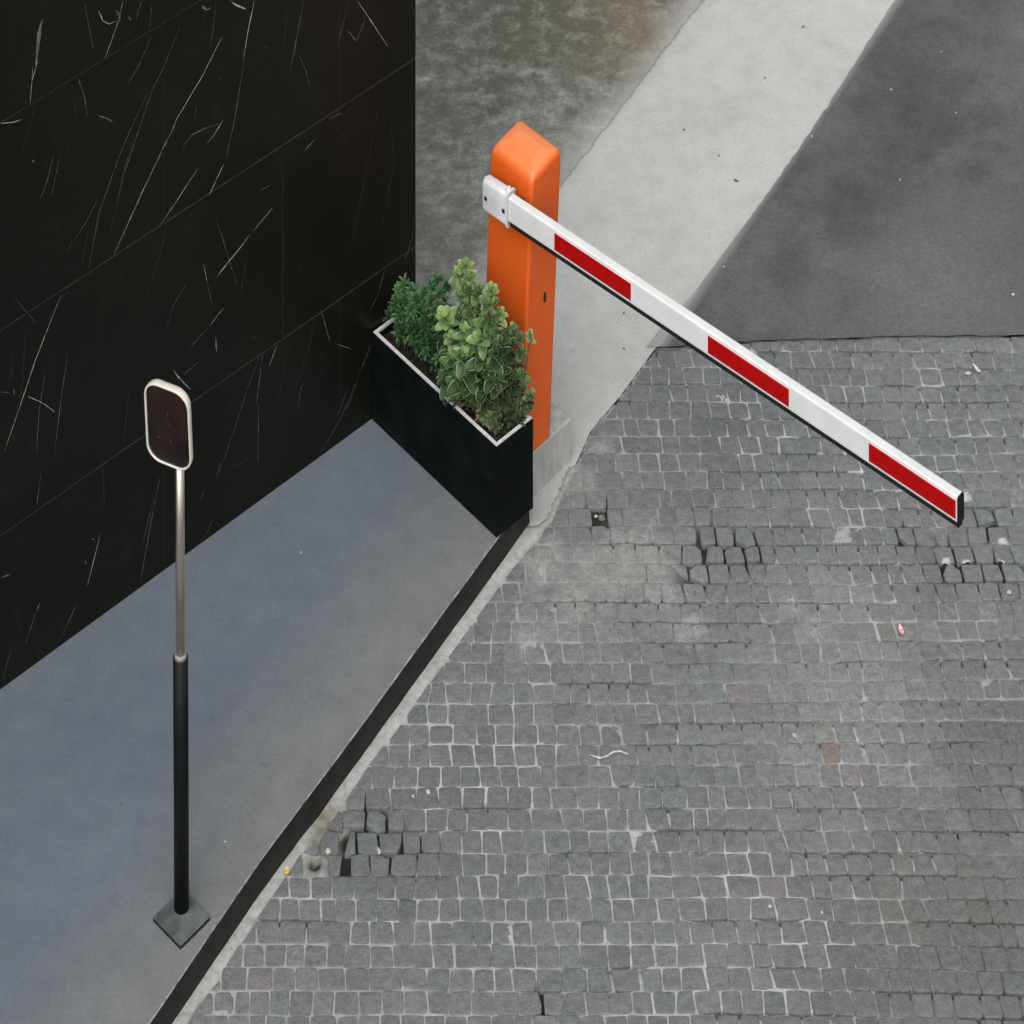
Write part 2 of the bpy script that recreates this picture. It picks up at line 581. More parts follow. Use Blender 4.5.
# mortar bed: a height field that stands flush, sunken or smeared over the stones
mo = MB()
STEP = .0125
nx, ny = int((X1 - X0) / STEP), int((Y1 - Y0) / STEP)
vs, cs = [], []
soilc = P(326, 832)
for iy in range(ny + 1):
    y = Y0 + iy * STEP
    for ix in range(nx + 1):
        x = X0 + ix * STEP
        dB, _ = poly_sd(x, y, Bl)
        if dB < -.35:
            vs.append((x, y, -.05)); cs.append((.1, .1, .1, 1)); continue
        dp = deepness(x, y)
        fl = blob(x, y, FS)
        fd = blob(x, y, FD)
        n1 = noise.noise((x * 3, y * 3, 5))
        n2 = noise.noise((x * 14, y * 14, 1))
        n3 = noise.noise((x * 45, y * 45, 3))
        z = -.0026 + .0016 * n1 + .0012 * n2 + .0008 * n3
        z += fl * (.0016 + .0024 * n2 + .0016 * n3)
        z += fd * (.0010 + .0012 * n2 + .0008 * n3)
        z -= .016 * dp * (1 - .5 * fl)
        kf = (14.520 + .012 * noise.noise((x * .9, (14.52 - y) / RP * .11, 0)) + .0045 * noise.noise((x * 4.0, (14.52 - y) / RP * .8, 4)) - y) / RP
        kk = math.floor(kf + .5)
        oj = 0
        if abs(kf - kk) * RP < .010:                       # open bed joints, more of them towards the right
            oj = open_joint(x, kk)
            z -= .016 * oj
        lt = .31 + .20 * noise.noise((x * .9 + 7, y * .9, 3)) + .10 * n2 + .06 * n1
        lt -= .10 * max(0, min(1, (x - .9))) 
        lt = max(.14, min(.50, lt)) * (1 - .25 * fl) + .06 * fl
        lt = lt * (1 - .8 * fd) + .185 * .8 * fd
        if dB < .05:                                       # gutter strip of mortar along kerb, plinth and apron
            g_ = max(0, min(1, (.016 - dB) / .022))
            g_ *= 1 - min(1, dp * 1.3)
            z = z * (1 - g_) + (.0015 + .0016 * n2 + .001 * n3) * g_
            lt = lt * (1 - g_) + (.37 + .05 * n2 + .05 * n1) * g_
        elif fl < .25: z = min(z, -.0014 + .0022 * fd)
        w = blob(x, y, WS)
        if w > .3:
            lt = lt * (1 - w) + .75 * w
            z = max(z, -.001 + .0012 * n3)
        lt = min(lt * 1.02, .44)
        r, gg, b = lt, lt * 1.012, lt * .985
        k = max(min(1, dp * 1.3) * (1 - min(1, fl)), .85 * oj)
        r, gg, b = r * (1 - k) + .016 * k, gg * (1 - k) + .0155 * k, b * (1 - k) + .013 * k
        q = math.hypot((x - soilc.x) / .055, (y - soilc.y) / .11)
        if q < 1.5 and dB < .06:
            s = max(0, min(1, (1.25 - q + .4 * n2) * 2))
            r, gg, b = r * (1 - s) + (.20 + .1 * n3) * s, gg * (1 - s) + (.195 + .1 * n3) * s, b * (1 - s) + (.155 + .08 * n3) * s
            z -= .006 * s
        seam = ya(x) - y
        if seam < .014 and x > asph[0].x:
            z = (-.003 - .016 * max(0, n1 + n2)) if seam > -.022 else -.045
            r = gg = b = .12
        if y > Bl[7].y - .03 and dB < (-.004 if y > Bl[5].y else -.022 - .05 * max(0, n2 + n1)): z = min(z, -.035)
        vs.append((x, y, z)); cs.append((r, gg, b, 1))
fs = [[iy * (nx + 1) + ix, iy * (nx + 1) + ix + 1, (iy + 1) * (nx + 1) + ix + 1, (iy + 1) * (nx + 1) + ix]
      for iy in range(ny) for ix in range(nx)]
mo.add(vs, fs, 0, cs, True)
tag(mo.build('mortar_bed', m_mortar), kind='structure')

# ------------------------------------------------------------------ pavement
nt = NT('pavement_screed')
n1, n2, n3 = nt.noise(2.0, 6, .55), nt.noise(13, 7, .62), nt.noise(140, 4, .6)
blue = nt.ramp(nt.math('ADD', nt.math('MULTIPLY', n1, .5), nt.math('MULTIPLY', n2, .5)),
               [(.34, (.110, .128, .157)), (.5, (.123, .142, .171)), (.66, (.137, .157, .187))])
grey = nt.ramp(n2, [(.3, (.150, .158, .155)), (.7, (.180, .188, .184))])
k0, k1 = P(169, 1024, 0), P(443, 640, 0)
dk = nt.math('ADD', line_field(nt, k0, k1), nt.math('MULTIPLY', nt.math('SUBTRACT', n1, .5), .28))
kerb_grey = nt.ramp(dk, [(.10, .95), (.42, 0.0)])  # greyer towards the kerb
c = nt.mix(kerb_grey, blue, grey)
c = nt.mix(nt.ramp(n3, [(.64, 0.0), (.74, .3)]), c, (.32, .33, .34))
c = nt.mix(nt.ramp(nt.noise(24, 5, .6), [(.28, .35), (.38, 0.0)]), c, (.09, .10, .12))
c = nt.mix(1.0, c, nt.ramp(nt.noise(70, 6, .72), [(.28, .88), (.5, 1.0), (.72, 1.13)]), 'MULTIPLY')
nt.bump(nt.math('ADD', n2, nt.math('MULTIPLY', n3, .25)), .22, .004)
m_pave = nt.done(c, nt.math('ADD', nt.math('MULTIPLY', n2, .25), .42), 0, .4)
m_kerb = plain('black_kerb_paint', (.016, .0155, .013), .75, spec=.3, var=.2, scale=18, bump=.3)
m_nose = plain('worn_kerb_edge', (.21, .21, .20), .8, var=.3, scale=40)

wa, wb = P(0, 690, ZS), P(372, 419, ZS)                   # foot of the wall
wd = (wb - wa).normalized()
wn = Vector((wd.y, -wd.x, 0))                             # faces the pavement
t_end = None
e = Vector(((416 - 512) / F, 1, 0))
# end of the wall: where the sight line at u=416 meets its face
t_end = (e.x * wb.y - wb.x) / (wd.x - e.x * wd.y)
wend = wb + wd * t_end
wstart = wb - wd * 5.2
pv = MB()
ct = []
for a, b in zip(curb_top, curb_top[1:]):
    for k in range(10):
        q = a.lerp(b, k / 10)
        ct.append(q + Vector((.0015 * noise.noise((q.y * 9, 2, 0)), 0, 0)))
ct.append(curb_top[-1].copy())
offs = []
for i, p in enumerate(ct):
    d = (ct[min(i + 1, len(ct) - 1)] - ct[max(i - 1, 0)]).normalized()
    offs.append(Vector((d.y, -d.x, 0)))                   # towards the road
pl_back = [P(533, 508, ZS) + Vector((-.06, .06, 0)), wend + wn * -.05]
n = len(ct)
inner = [p - o_ * .0035 for p, o_ in zip(ct, offs)]
lo1 = [p + Vector((0, 0, -.0035)) for p in ct]
lo2 = [p + o_ * .004 + Vector((0, 0, -.155)) for p, o_ in zip(ct, offs)]
vs = inner + ct + lo1 + lo2
top_extra = [pl_back[0], pl_back[1], wstart - wn * .05, Vector((ct[0].x - .4, ct[0].y - .3, ZS))]
vs += top_extra
fs = [list(range(n)) + [4 * n + i for i in range(4)]]
pv.add([v_ for v_ in vs], [fs[0]], 0)
for i in range(n - 1):
    a = [inner[i], ct[i], ct[i + 1], inner[i + 1]]
    pv.add([inner[i], lo1[i], lo1[i + 1], inner[i + 1]], [[0, 1, 2, 3]], 1, smooth=False)
    pv.add([lo1[i], lo2[i], lo2[i + 1], lo1[i + 1]], [[0, 1, 2, 3]], 2)
q0, q1 = lo1[-1], pl_back[0]
pv.add([q0, q0 - Vector((0, 0, .15)), q1 - Vector((0, 0, .25)), q1], [[0, 1, 2, 3]], 2)
tag(pv.build('pavement', [m_pave, m_nose, m_kerb]), kind='structure')

# ------------------------------------------------------------------ marble wall
nt = NT('black_marble')
n1, n2 = nt.noise(1.8, 6, .6), nt.noise(9, 8, .7, .6)
c = nt.ramp(n1, [(.3, (.0044, .0049, .0030)), (.7, (.0080, .0088, .0058))])
c = nt.mix(nt.ramp(n2, [(.60, 0.0), (.78, .18)]), c, (.05, .052, .05))
thin = nt.noise(5, 3, .4, 1.2, nt.stretch(1, 1, .35))
ln = nt.math('ABSOLUTE', nt.math('SUBTRACT', thin, .5))
c = nt.mix(nt.ramp(ln, [(.0, .05), (.004, 0.0)]), c, (.10, .10, .095))
m_marble = nt.done(c, .38, 0, .16)
m_vein1 = plain('white_vein', (.31, .32, .29), .45, var=.3, scale=60)
m_vein2 = plain('grey_vein', (.105, .11, .10), .45, var=.4, scale=60)
m_vein3 = plain('faint_vein', (.042, .044, .040), .45, var=.4, scale=60)
m_joint = plain('joint_grout', (.055, .058, .050), .8, var=.3)

WT = 4.4                                                  # wall height
wl = MB()
rows_px = [397, 200, .6]
zj = [ZS]
for vv in rows_px: zj.append(Pv(200, vv, wa, wn).z)
while zj[-1] < WT: zj.append(zj[-1] + (zj[3] - zj[2]))
LW = (wend - wstart).length
sj = lambda u, vv: (Pv(u, vv, wa, wn) - wstart).dot(wd)
pitch = abs(sj(340, 200) - sj(164, 300))
row_off = [sj(340, 480), sj(283, 400), sj(340, 200), sj(211, 150), sj(340, 0)]


def W3(s, z, out=0.0):
    p = wstart + wd * s + wn * out
    return Vector((p.x, p.y, z))


# core behind the panels
for (s0, s1, z0, z1, o0, o1, mt) in ((0, LW - .001, ZS - .12, WT, -.45, -.0022, 4),):
    c8 = [W3(s, z, q) for q in (o0, o1) for z in (z0, z1) for s in (s0, s1)]
    wl.add(c8, [[4, 5, 7, 6], [1, 0, 2, 3], [0, 4, 6, 2], [5, 1, 3, 7], [2, 6, 7, 3]], mt)
gp = .0016
for r_ in range(len(zj) - 1):
    z0, z1 = zj[r_] + (gp if r_ else -.0), zj[r_ + 1] - gp
    off = row_off[r_ % len(row_off)] % pitch
    xs = [0.0]
    s = off
    while s < LW - .02:
        if s > .02: xs.append(s)
        s += pitch
    xs.append(LW)
    for s0, s1 in zip(xs, xs[1:]):
        a, b = s0 + .0007, s1 - .0007
        po = R.uniform(-.0006, .0006)
        rr = [[W3(a, z0, -.006), W3(b, z0, -.006), W3(b, z1, -.006), W3(a, z1, -.006)],
              [W3(a, z0, po - .001), W3(b, z0, po - .001), W3(b, z1, po - .001), W3(a, z1, po - .001)],
              [W3(a + .001, z0 + .001, po), W3(b - .001, z0 + .001, po), W3(b - .001, z1 - .001, po), W3(a + .001, z1 - .001, po)]]
        wl.loft(rr, 0, False, True)

Z6 = [  # (brightness 0 white 1 grey 2 faint, width, points) read on the wall at 2.438 x
 (0, 2.4, [(543, 85), (490, 190), (430, 290), (415, 330)]), (0, 2.0, [(418, 318), (350, 460), (275, 625)]),
 (0, 2.4, [(620, 0), (605, 70), (592, 150)]), (1, 2.2, [(594, 150), (570, 300), (548, 395)]), (0, 2.2, [(546, 398), (528, 435), (510, 475)]),
 (1, 1.6, [(440, 60), (400, 160), (370, 220), (340, 310), (300, 430), (285, 500)]),
 (1, 1.8, [(362, 220), (320, 310), (290, 380), (240, 520), (215, 660)]), (2, 1.6, [(330, 320), (300, 420), (270, 560)]),
 (1, 1.5, [(240, 480), (210, 540), (180, 585)]), (2, 1.4, [(215, 560), (198, 650)]), (2, 1.2, [(250, 490), (230, 590)]), (2, 1.2, [(180, 580), (160, 620)]),
 (0, 1.6, [(485, 405), (430, 490), (385, 555)]), (0, 1.8, [(300, 0), (285, 60), (255, 145)]),
 (1, 1.3, [(370, 85), (340, 155), (305, 215)]), (1, 1.5, [(345, 0), (330, 50)]), (1, 1.8, [(740, 0), (725, 80), (705, 180)]),
 (1, 1.4, [(850, 0), (835, 60), (822, 120)]), (0, 1.8, [(870, 0), (900, 45), (945, 113)]), (1, 1.6, [(898, 0), (885, 60), (868, 100), (845, 70)]),
 (1, 8.5, [(103, 45), (95, 80), (89, 140), (88, 165)]), (0, 2.0, [(90, 155), (78, 195), (72, 255)]), (0, 1.6, [(80, 160), (75, 230)]),
 (0, 2.6, [(240, 25), (250, 50), (265, 58), (285, 50)]), (1, 6, [(282, 25), (292, 38), (290, 55)]), (1, 5, [(312, 40), (320, 50)]),
 (0, 3.0, [(560, 0), (575, 12), (600, 22)]), (1, 4, [(490, 12), (503, 24), (515, 18)]),
 (1, 2.0, [(190, 190), (205, 235), (213, 285)]), (1, 2.6, [(235, 280), (265, 290), (275, 298)]), (0, 2.2, [(0, 300), (30, 298), (55, 290)]),
 (0, 2.0, [(665, 505), (640, 535), (615, 565)]), (0, 2.4, [(612, 567), (580, 610), (555, 640), (525, 678)]),
 (1, 1.2, [(525, 530), (545, 590), (560, 640), (580, 700)]), (0, 1.5, [(495, 640), (505, 690)]), (1, 1.4, [(505, 690), (517, 745)]),
 (0, 1.6, [(548, 745), (510, 795)]), (1, 1.6, [(508, 797), (460, 850)]), (1, 1.2, [(460, 680), (430, 730), (410, 775)]),
 (0, 2.2, [(150, 715), (120, 790), (85, 880), (45, 1000), (10, 1100)]), (1, 1.5, [(165, 860), (150, 960), (130, 1120)]),
 (1, 1.5, [(110, 905), (95, 1000), (88, 1110)]), (0, 1.8, [(65, 965), (100, 980), (135, 1005)]), (1, 2, [(0, 955), (25, 957)]), (1, 3, [(32, 945), (36, 965)]),
 (1, 1.6, [(780, 750), (795, 800), (805, 835)]), (1, 1.8, [(820, 838), (855, 850)]), (0, 1.6, [(545, 290), (520, 330), (500, 355)]),
 (0, 1.5, [(740, 370), (770, 335)]), (1, 1.4, [(478, 255), (475, 290)]), (1, 1.6, [(440, 365), (465, 330), (500, 312), (540, 300)]),
 (1, 1.3, [(130, 375), (115, 440), (95, 490)]), (1, 1.2, [(145, 380), (125, 480)]), (1, 1.3, [(940, 650), (920, 720), (895, 770)]),
 (1, 1.4, [(910, 830), (880, 900), (845, 1000)]), (1, 1.3, [(635, 860), (605, 940), (570, 1050), (530, 1160)]), (0, 1.6, [(675, 840), (655, 895)]),
 (1, 1.3, [(640, 860), (625, 980)]), (1, 1.2, [(740, 930), (725, 970)]), (0, 2.4, [(420, 900), (440, 925), (465, 950)]),
 (1, 1.6, [(485, 880), (445, 915)]), (1, 1.0, [(205, 0), (215, 60), (230, 130)]), (1, 1.0, [(525, 0), (520, 70), (510, 120)]),
 (1, 1.2, [(725, 130), (745, 170), (755, 215)]), (2, 1.2, [(930, 240), (910, 320), (880, 480), (845, 660)]), (1, 1.5, [(800, 290), (832, 275)]),
 (1, 1.2, [(1010, 560), (985, 640)]), (1, 1.0, [(35, 880), (25, 930)]), (1, 1.6, [(630, 465), (660, 450)]), (1, 2, [(615, 825), (628, 818)]),
 (2, 1.3, [(700, 20), (690, 120)]), (2, 1.3, [(600, 640), (585, 720)]), (2, 1.4, [(30, 720), (90, 790)]), (2, 1.2, [(950, 250), (960, 400), (930, 560)]),
 (1, 4, [(525, 820), (528, 860)]), (1, 1.2, [(370, 0), (365, 70)]), (2, 1.2, [(180, 240), (185, 290)]), (1, 2.5, [(78, 388), (83, 396)]),
 (1, 1.4, [(530, 200), (545, 180)]), (2, 1.2, [(640, 110), (660, 118)]), (2, 1.1, [(820, 310), (850, 350)]),
]
Z7 = [(1, 1.3, [(640, 30), (625, 160)]), (1, 1.2, [(630, 150), (628, 300)]), (1, 1.2, [(735, 100), (725, 170)]),
 (1, 1.4, [(905, 0), (870, 100), (830, 190), (775, 285)]), (1, 1.6, [(390, 330), (370, 430), (340, 600)]), (1, 1.0, [(375, 380), (345, 510)]),
 (0, 1.6, [(245, 470), (230, 530), (212, 600)]), (1, 3.0, [(222, 482), (232, 488)]), (0, 1.8, [(97, 640), (88, 662)]), (1, 1.5, [(88, 660), (60, 745)]),
 (1, 1.3, [(185, 645), (150, 725)]), (2, 1.2, [(165, 680), (135, 750)]), (1, 1.2, [(30, 740), (5, 830)]), (1, 1.2, [(100, 320), (88, 410)]),
 (2, 1.2, [(315, 110), (300, 260)]), (1, 1.0, [(520, 430), (495, 490)]), (1, 3, [(0, 580), (25, 570)]), (2, 1.2, [(615, 280), (570, 310)]),
 (1, 1.3, [(540, 290), (525, 340)]), (1, 1.2, [(500, 360), (485, 400)]), (2, 1.2, [(250, 300), (255, 420)]), (1, 1.4, [(850, 110), (820, 190)]),
 (1, 3, [(207, 535), (209, 550)]), (2, 1.2, [(30, 30), (20, 100)])]


def vein(tone, wpx, pts):
    w = wpx / 2.438 / 292 * (.47 if wpx < 4 else .62)
    out = []
    for a, b in zip(pts, pts[1:]):
        L = math.hypot(b[0] - a[0], b[1] - a[1]) * 290
        k = max(2, int(L / 4))
        for i in range(k): out.append((a[0] + (b[0] - a[0]) * i / k, a[1] + (b[1] - a[1]) * i / k))
    out.append(pts[-1])
    N = len(out)
    sd_ = R.random() * 99
    L_, R_ = [], []
    for i, (s, z) in enumerate(out):
        a, b = out[max(i - 1, 0)], out[min(i + 1, N - 1)]
        dx, dz = b[0] - a[0], b[1] - a[1]
        l = math.hypot(dx, dz) or 1
        t = i / (N - 1)
        ww = w * (math.sin(math.pi * min(1, max(0, t))) ** .45 + .05) * (.55 + .75 * abs(noise.noise((s * 30, z * 30, sd_))) * 1.6)
        wob = .0011 * noise.noise((s * 40 + sd_, z * 40, 0))
        s2, z2 = s - dz / l * wob, z + dx / l * wob
        L_.append(W3(s2 - dz / l * ww, z2 + dx / l * ww, .0011))
        R_.append(W3(s2 + dz / l * ww, z2 - dx / l * ww, .0011))
    vs = L_ + R_
    wl.add(vs, [[N + i, N + i + 1, i + 1, i] for i in range(N - 1)], 1 + tone)


for lst, oy in ((Z6, 0), (Z7, 340)):
    for tone, w, pts in lst:
        q = []
        for (a, b) in pts:
            p = Pv(a / 2.438, b / 2.438 + oy, wa, wn)
            q.append(((p - wstart).dot(wd), p.z))
        vein(tone, w, q)
for i in range(120):                                      # the same stone beyond the picture
    s, z = R.uniform(0, LW), R.uniform(.2, WT - .3)
    ins = s > LW - 2.05 and z < Pv(200, 0, wa, wn).z
    l = R.uniform(.08, .5)
    a = math.radians(R.gauss(66, 9))
    pts = [(s, z), (s + l * .5 * math.cos(a), z + l * .5 * math.sin(a)), (s + l * math.cos(a + .1), z + l * math.sin(a + .1))]
    if pts[-1][0] > LW - .01 or pts[-1][1] > WT: continue
    if ins and i % 3: continue
    vein(2 if ins else R.choice((0, 1, 1, 2)), R.uniform(.8, 1.5), pts)
o = wl.build('marble_wall', [m_marble, m_vein1, m_vein2, m_vein3, m_joint])
tag(o, 'black marble clad wall with white scratch-like veins behind the pavement', 'wall')

# ------------------------------------------------------------------ planter
m_black = plain('black_powder_coat', (.0040, .0056, .0060), .55, spec=.06, var=.25, scale=9, bump=.05)
m_rim = plain('pale_metal_rim', (.56, .56, .56), .45, var=.10, scale=50)
nt = NT('potting_soil')
n1 = nt.noise(60, 6, .7)
nt.bump(n1, .8, .01)
m_soil = nt.done(nt.ramp(n1, [(.3, (.010, .009, .007)), (.6, (.03, .024, .018)), (.75, (.09, .075, .055))]), .95, 0, .2)

pc = P(496.5, 538.5, ZS)                                  # near corner
pll = (P(372, 420, ZS) - pc).normalized()                 # long direction, towards the wall
pss = Vector((-pll.y, pll.x, 0))
if pss.y < 0: pss = -pss
PLN, PSH, PZ = .652, .172, .415
# keep clear of the wall
PLN = min(PLN, abs((wa - pc).dot(wn) / pll.dot(wn)) - .004)


def PL(a, b, z): 
    p = pc + pll * a + pss * b
    return Vector((p.x, p.y, z))


plt = thing('planter', PL(PLN / 2, PSH / 2, ZS), 'tall black rectangular planter box with pale rim on the end of the pavement', 'planter')
m = MB()
ins = .006


def ring(i, z, sgn=1):
    r = [PL(i, i, z), PL(PLN - i, i, z), PL(PLN - i, PSH - i, z), PL(i, PSH - i, z)]
    return r if pll.cross(pss).z > 0 else r[::-1]


m.loft([ring(0, ZS + .003), ring(0, PZ - .004)], 0, True, False)
m.loft([ring(0, PZ - .004), ring(.002, PZ - .002)], 0, False, False)
m.loft([ring(.011, PZ - .003), ring(.011, PZ - .06)], 0, False, False)
m.build('box', m_black, plt)
m = MB()
m.loft([ring(.0022, PZ - .006), ring(.0022, PZ + .0012), ring(.0128, PZ + .0012), ring(.0128, PZ - .006)], 0, False, False)
m.build('rim', m_rim, plt)
m = MB()
N1, N2 = 60, 16
vs, fs = [], []
for i in range(N1 + 1):
    for j in range(N2 + 1):
        a, b = .0115 + (PLN - .023) * i / N1, .0115 + (PSH - .023) * j / N2
        q = PL(a, b, 0)
        q.z = PZ - .03 + .009 * noise.noise((q.x * 25, q.y * 25, 1)) + .004 * noise.noise((q.x * 80, q.y * 80, 4))
        vs.append(q)
for i in range(N1):
    for j in range(N2):
        f = [i * (N2 + 1) + j, (i + 1) * (N2 + 1) + j, (i + 1) * (N2 + 1) + j + 1, i * (N2 + 1) + j + 1]
        fs.append(f if pll.cross(pss).z > 0 else f[::-1])
m.add(vs, fs, 0, smooth=True)
m.build('soil', m_soil, plt)


# ------------------------------------------------------------------ plants
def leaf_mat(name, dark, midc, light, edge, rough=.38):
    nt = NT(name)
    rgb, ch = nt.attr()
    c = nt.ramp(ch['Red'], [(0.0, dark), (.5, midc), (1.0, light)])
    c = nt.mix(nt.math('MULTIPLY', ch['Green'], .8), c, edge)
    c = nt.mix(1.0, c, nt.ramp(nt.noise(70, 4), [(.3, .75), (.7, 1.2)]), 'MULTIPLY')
    nt.done(c, rough, 0, .4)
    tr = nt.n('ShaderNodeBsdfTranslucent')
    nt.l(c, tr.inputs['Color'])
    mx = nt.n('ShaderNodeMixShader')
    mx.inputs[0].default_value = .15
    nt.l(nt.p.outputs[0], mx.inputs[1])
    nt.l(tr.outputs[0], mx.inputs[2])
    nt.l(mx.outputs[0], nt.t.nodes['Material Output'].inputs['Surface'])
    return nt.mat


m_leaf1 = leaf_mat('variegated_leaf', (.006, .020, .006), (.034, .086, .024), (.24, .37, .12), (.40, .50, .29), .27)
m_leaf2 = leaf_mat('dark_small_leaf', (.020, .066, .022), (.050, .14, .045), (.12, .25, .085), (.17, .30, .14))
m_leaf3 = leaf_mat('low_creeper_leaf', (.026, .055, .020), (.070, .12, .045), (.18, .25, .10), (.32, .36, .20))
m_stem = plain('plant_stem', (.045, .055, .022), .7, var=.3)
m_dry = plain('dry_stem', (.17, .085, .05), .85, var=.3)


def leaf(mb, base, d, up, L, Wd, tone, cup=.3, droop=.25, ob=.6, edge=1.0):
    d = d.normalized()
    side = d.cross(up)
    if side.length < 1e-3: side = d.cross(Vector((1, .3, 0)))
    side.normalize()
    nrm = side.cross(d).normalized()
    NL = 8
    ac = (-1, -.72, 0, .72, 1)
    vs, cs = [], []
    for i in range(NL + 1):
        t = 1 - (1 - i / NL) ** 1.7
        w = Wd * .5 * (max(0, math.sin(math.pi * t ** ob)) ** .45) + .0006
        if t == 0: w = .0012
        for a in ac:
            p = base + d * (L * t) + side * (w * a) + nrm * (cup * w * a * a - droop * L * t * t * .6 + (.05 * w if a == 0 else 0) * -1)
            vs.append(p)
            e = 1.0 if abs(a) == 1 or i == NL else (.05 if abs(a) > .5 else .12)
            cs.append((max(0, min(1, tone)), e * edge, 0, 1))
    fs = [[i * 5 + j, i * 5 + j + 1, (i + 1) * 5 + j + 1, (i + 1) * 5 + j] for i in range(NL) for j in range(4)]
    mb.add(vs, fs, 0, cs, True)


def rosette(mb, c, axis, n, L, Wd, tone, spread=1.0, **kw):
    axis = axis.normalized()
    a0 = axis.cross(Vector((.3, 1, .2))).normalized()
    b0 = axis.cross(a0)
    ph = R.random() * 6.28
    for i in range(n):
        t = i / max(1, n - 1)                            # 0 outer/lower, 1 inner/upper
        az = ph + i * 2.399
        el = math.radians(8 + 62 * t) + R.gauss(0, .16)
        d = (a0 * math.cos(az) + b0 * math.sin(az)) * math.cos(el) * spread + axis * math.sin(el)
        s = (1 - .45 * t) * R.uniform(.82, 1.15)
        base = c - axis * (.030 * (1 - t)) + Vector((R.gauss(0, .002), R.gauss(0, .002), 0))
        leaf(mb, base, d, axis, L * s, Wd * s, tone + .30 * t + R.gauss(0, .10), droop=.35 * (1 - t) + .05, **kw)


pax0 = PL(0, PSH * .5, 0)                                 # vertical plane along the planter's long axis
pnrm = pss.copy()


def plant(name, label, rosettes, lm, nl, L, Wd, spread, clumps, extra=None, edge=1.0, ob=.6, stemr=.0032, cat='plant'):
    pts = []
    for u, v, off, tone, sc in rosettes:
        p = Pv(u, v, pax0 + pss * off, pnrm)
        pts.append((p, tone, sc))
    cx = sum((p for p, _, _ in pts), Vector()) / len(pts)
    root_a = (cx - pc).dot(pll)
    base = PL(min(max(root_a, .04), PLN - .04), PSH * .5, PZ - .03)
    t = thing(name, base, label, cat)
    fo, st = MB(), MB()
    for p, tone, sc in pts:
        a = min(max((p - pc).dot(pll) * .75 + root_a * .25 + R.gauss(0, .015), .025), PLN - .025)
        b = min(max((p - pc).dot(pss) * .35 + PSH * .33 + R.gauss(0, .012), .025), PSH - .025)
        rt = PL(a, b, PZ - .035)
        q = p - Vector((0, 0, .01))
        midp = rt.lerp(q, .55) + Vector((R.gauss(0, .008), R.gauss(0, .008), .012))
        path = [rt, rt.lerp(midp, .5) + Vector((0, 0, .008)), midp, midp.lerp(q, .55) + Vector((0, 0, .004)), q]
        st.tube(path, [stemr, stemr * .9, stemr * .8, stemr * .7, stemr * .5], 6)
        ax = (q - midp).normalized() + Vector((0, -.45, .9)) + Vector((R.gauss(0, .22), R.gauss(0, .22), 0))
        for h in range(clumps):
            # lower whorls along the stem
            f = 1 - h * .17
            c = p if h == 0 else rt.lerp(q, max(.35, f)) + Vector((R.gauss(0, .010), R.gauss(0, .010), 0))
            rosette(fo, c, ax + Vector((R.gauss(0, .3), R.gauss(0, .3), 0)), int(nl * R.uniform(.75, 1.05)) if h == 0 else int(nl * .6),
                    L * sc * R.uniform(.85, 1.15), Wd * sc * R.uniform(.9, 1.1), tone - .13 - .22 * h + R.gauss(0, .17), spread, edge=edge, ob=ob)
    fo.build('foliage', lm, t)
    st.build('stem', m_stem, t)
    if extra: extra(t)
    return t


def dry_bits(t):
    m = MB()
    for i in range(30):
        a_, b_ = R.uniform(.16, .36), R.uniform(.018, .05)
        p = PL(PLN * a_, b_, PZ - .012 + R.uniform(0, .05))
        d = Vector((R.gauss(0, 1), R.gauss(0, 1), R.gauss(.2, .6))).normalized()
        l = R.uniform(.012, .035)
        m.tube([p, p + d * l * .5 + Vector((0, 0, .003)), p + d * l], [.0011, .0009, .0005], 5)
        if i % 2 == 0: leaf(m, p + d * l, d + Vector((0, 0, -.4)), Vector((0, 0, 1)), .018, .009, .2)
    m.build('dry_stem', m_dry, t)


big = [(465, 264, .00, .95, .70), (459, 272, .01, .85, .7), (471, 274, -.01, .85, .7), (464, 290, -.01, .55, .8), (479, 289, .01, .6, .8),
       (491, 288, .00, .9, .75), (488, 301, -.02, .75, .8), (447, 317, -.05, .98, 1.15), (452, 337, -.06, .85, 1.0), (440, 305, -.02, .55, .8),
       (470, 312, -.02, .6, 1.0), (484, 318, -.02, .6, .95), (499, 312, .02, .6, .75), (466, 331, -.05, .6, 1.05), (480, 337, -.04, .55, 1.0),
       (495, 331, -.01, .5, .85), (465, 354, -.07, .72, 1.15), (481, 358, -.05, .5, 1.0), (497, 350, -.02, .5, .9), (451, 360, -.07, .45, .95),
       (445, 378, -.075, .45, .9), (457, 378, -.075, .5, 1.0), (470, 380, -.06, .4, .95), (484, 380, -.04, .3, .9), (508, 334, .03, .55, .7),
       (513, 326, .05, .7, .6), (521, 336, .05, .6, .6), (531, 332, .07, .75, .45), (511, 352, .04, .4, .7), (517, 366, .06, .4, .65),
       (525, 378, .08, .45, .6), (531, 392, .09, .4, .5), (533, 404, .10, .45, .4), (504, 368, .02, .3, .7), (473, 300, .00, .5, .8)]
plant('leafy_shrub', 'tall bushy green shrub with broad pale-edged leaves, in front of the orange barrier post', big, m_leaf1, 15, .050, .036, 1.0, 3, dry_bits)
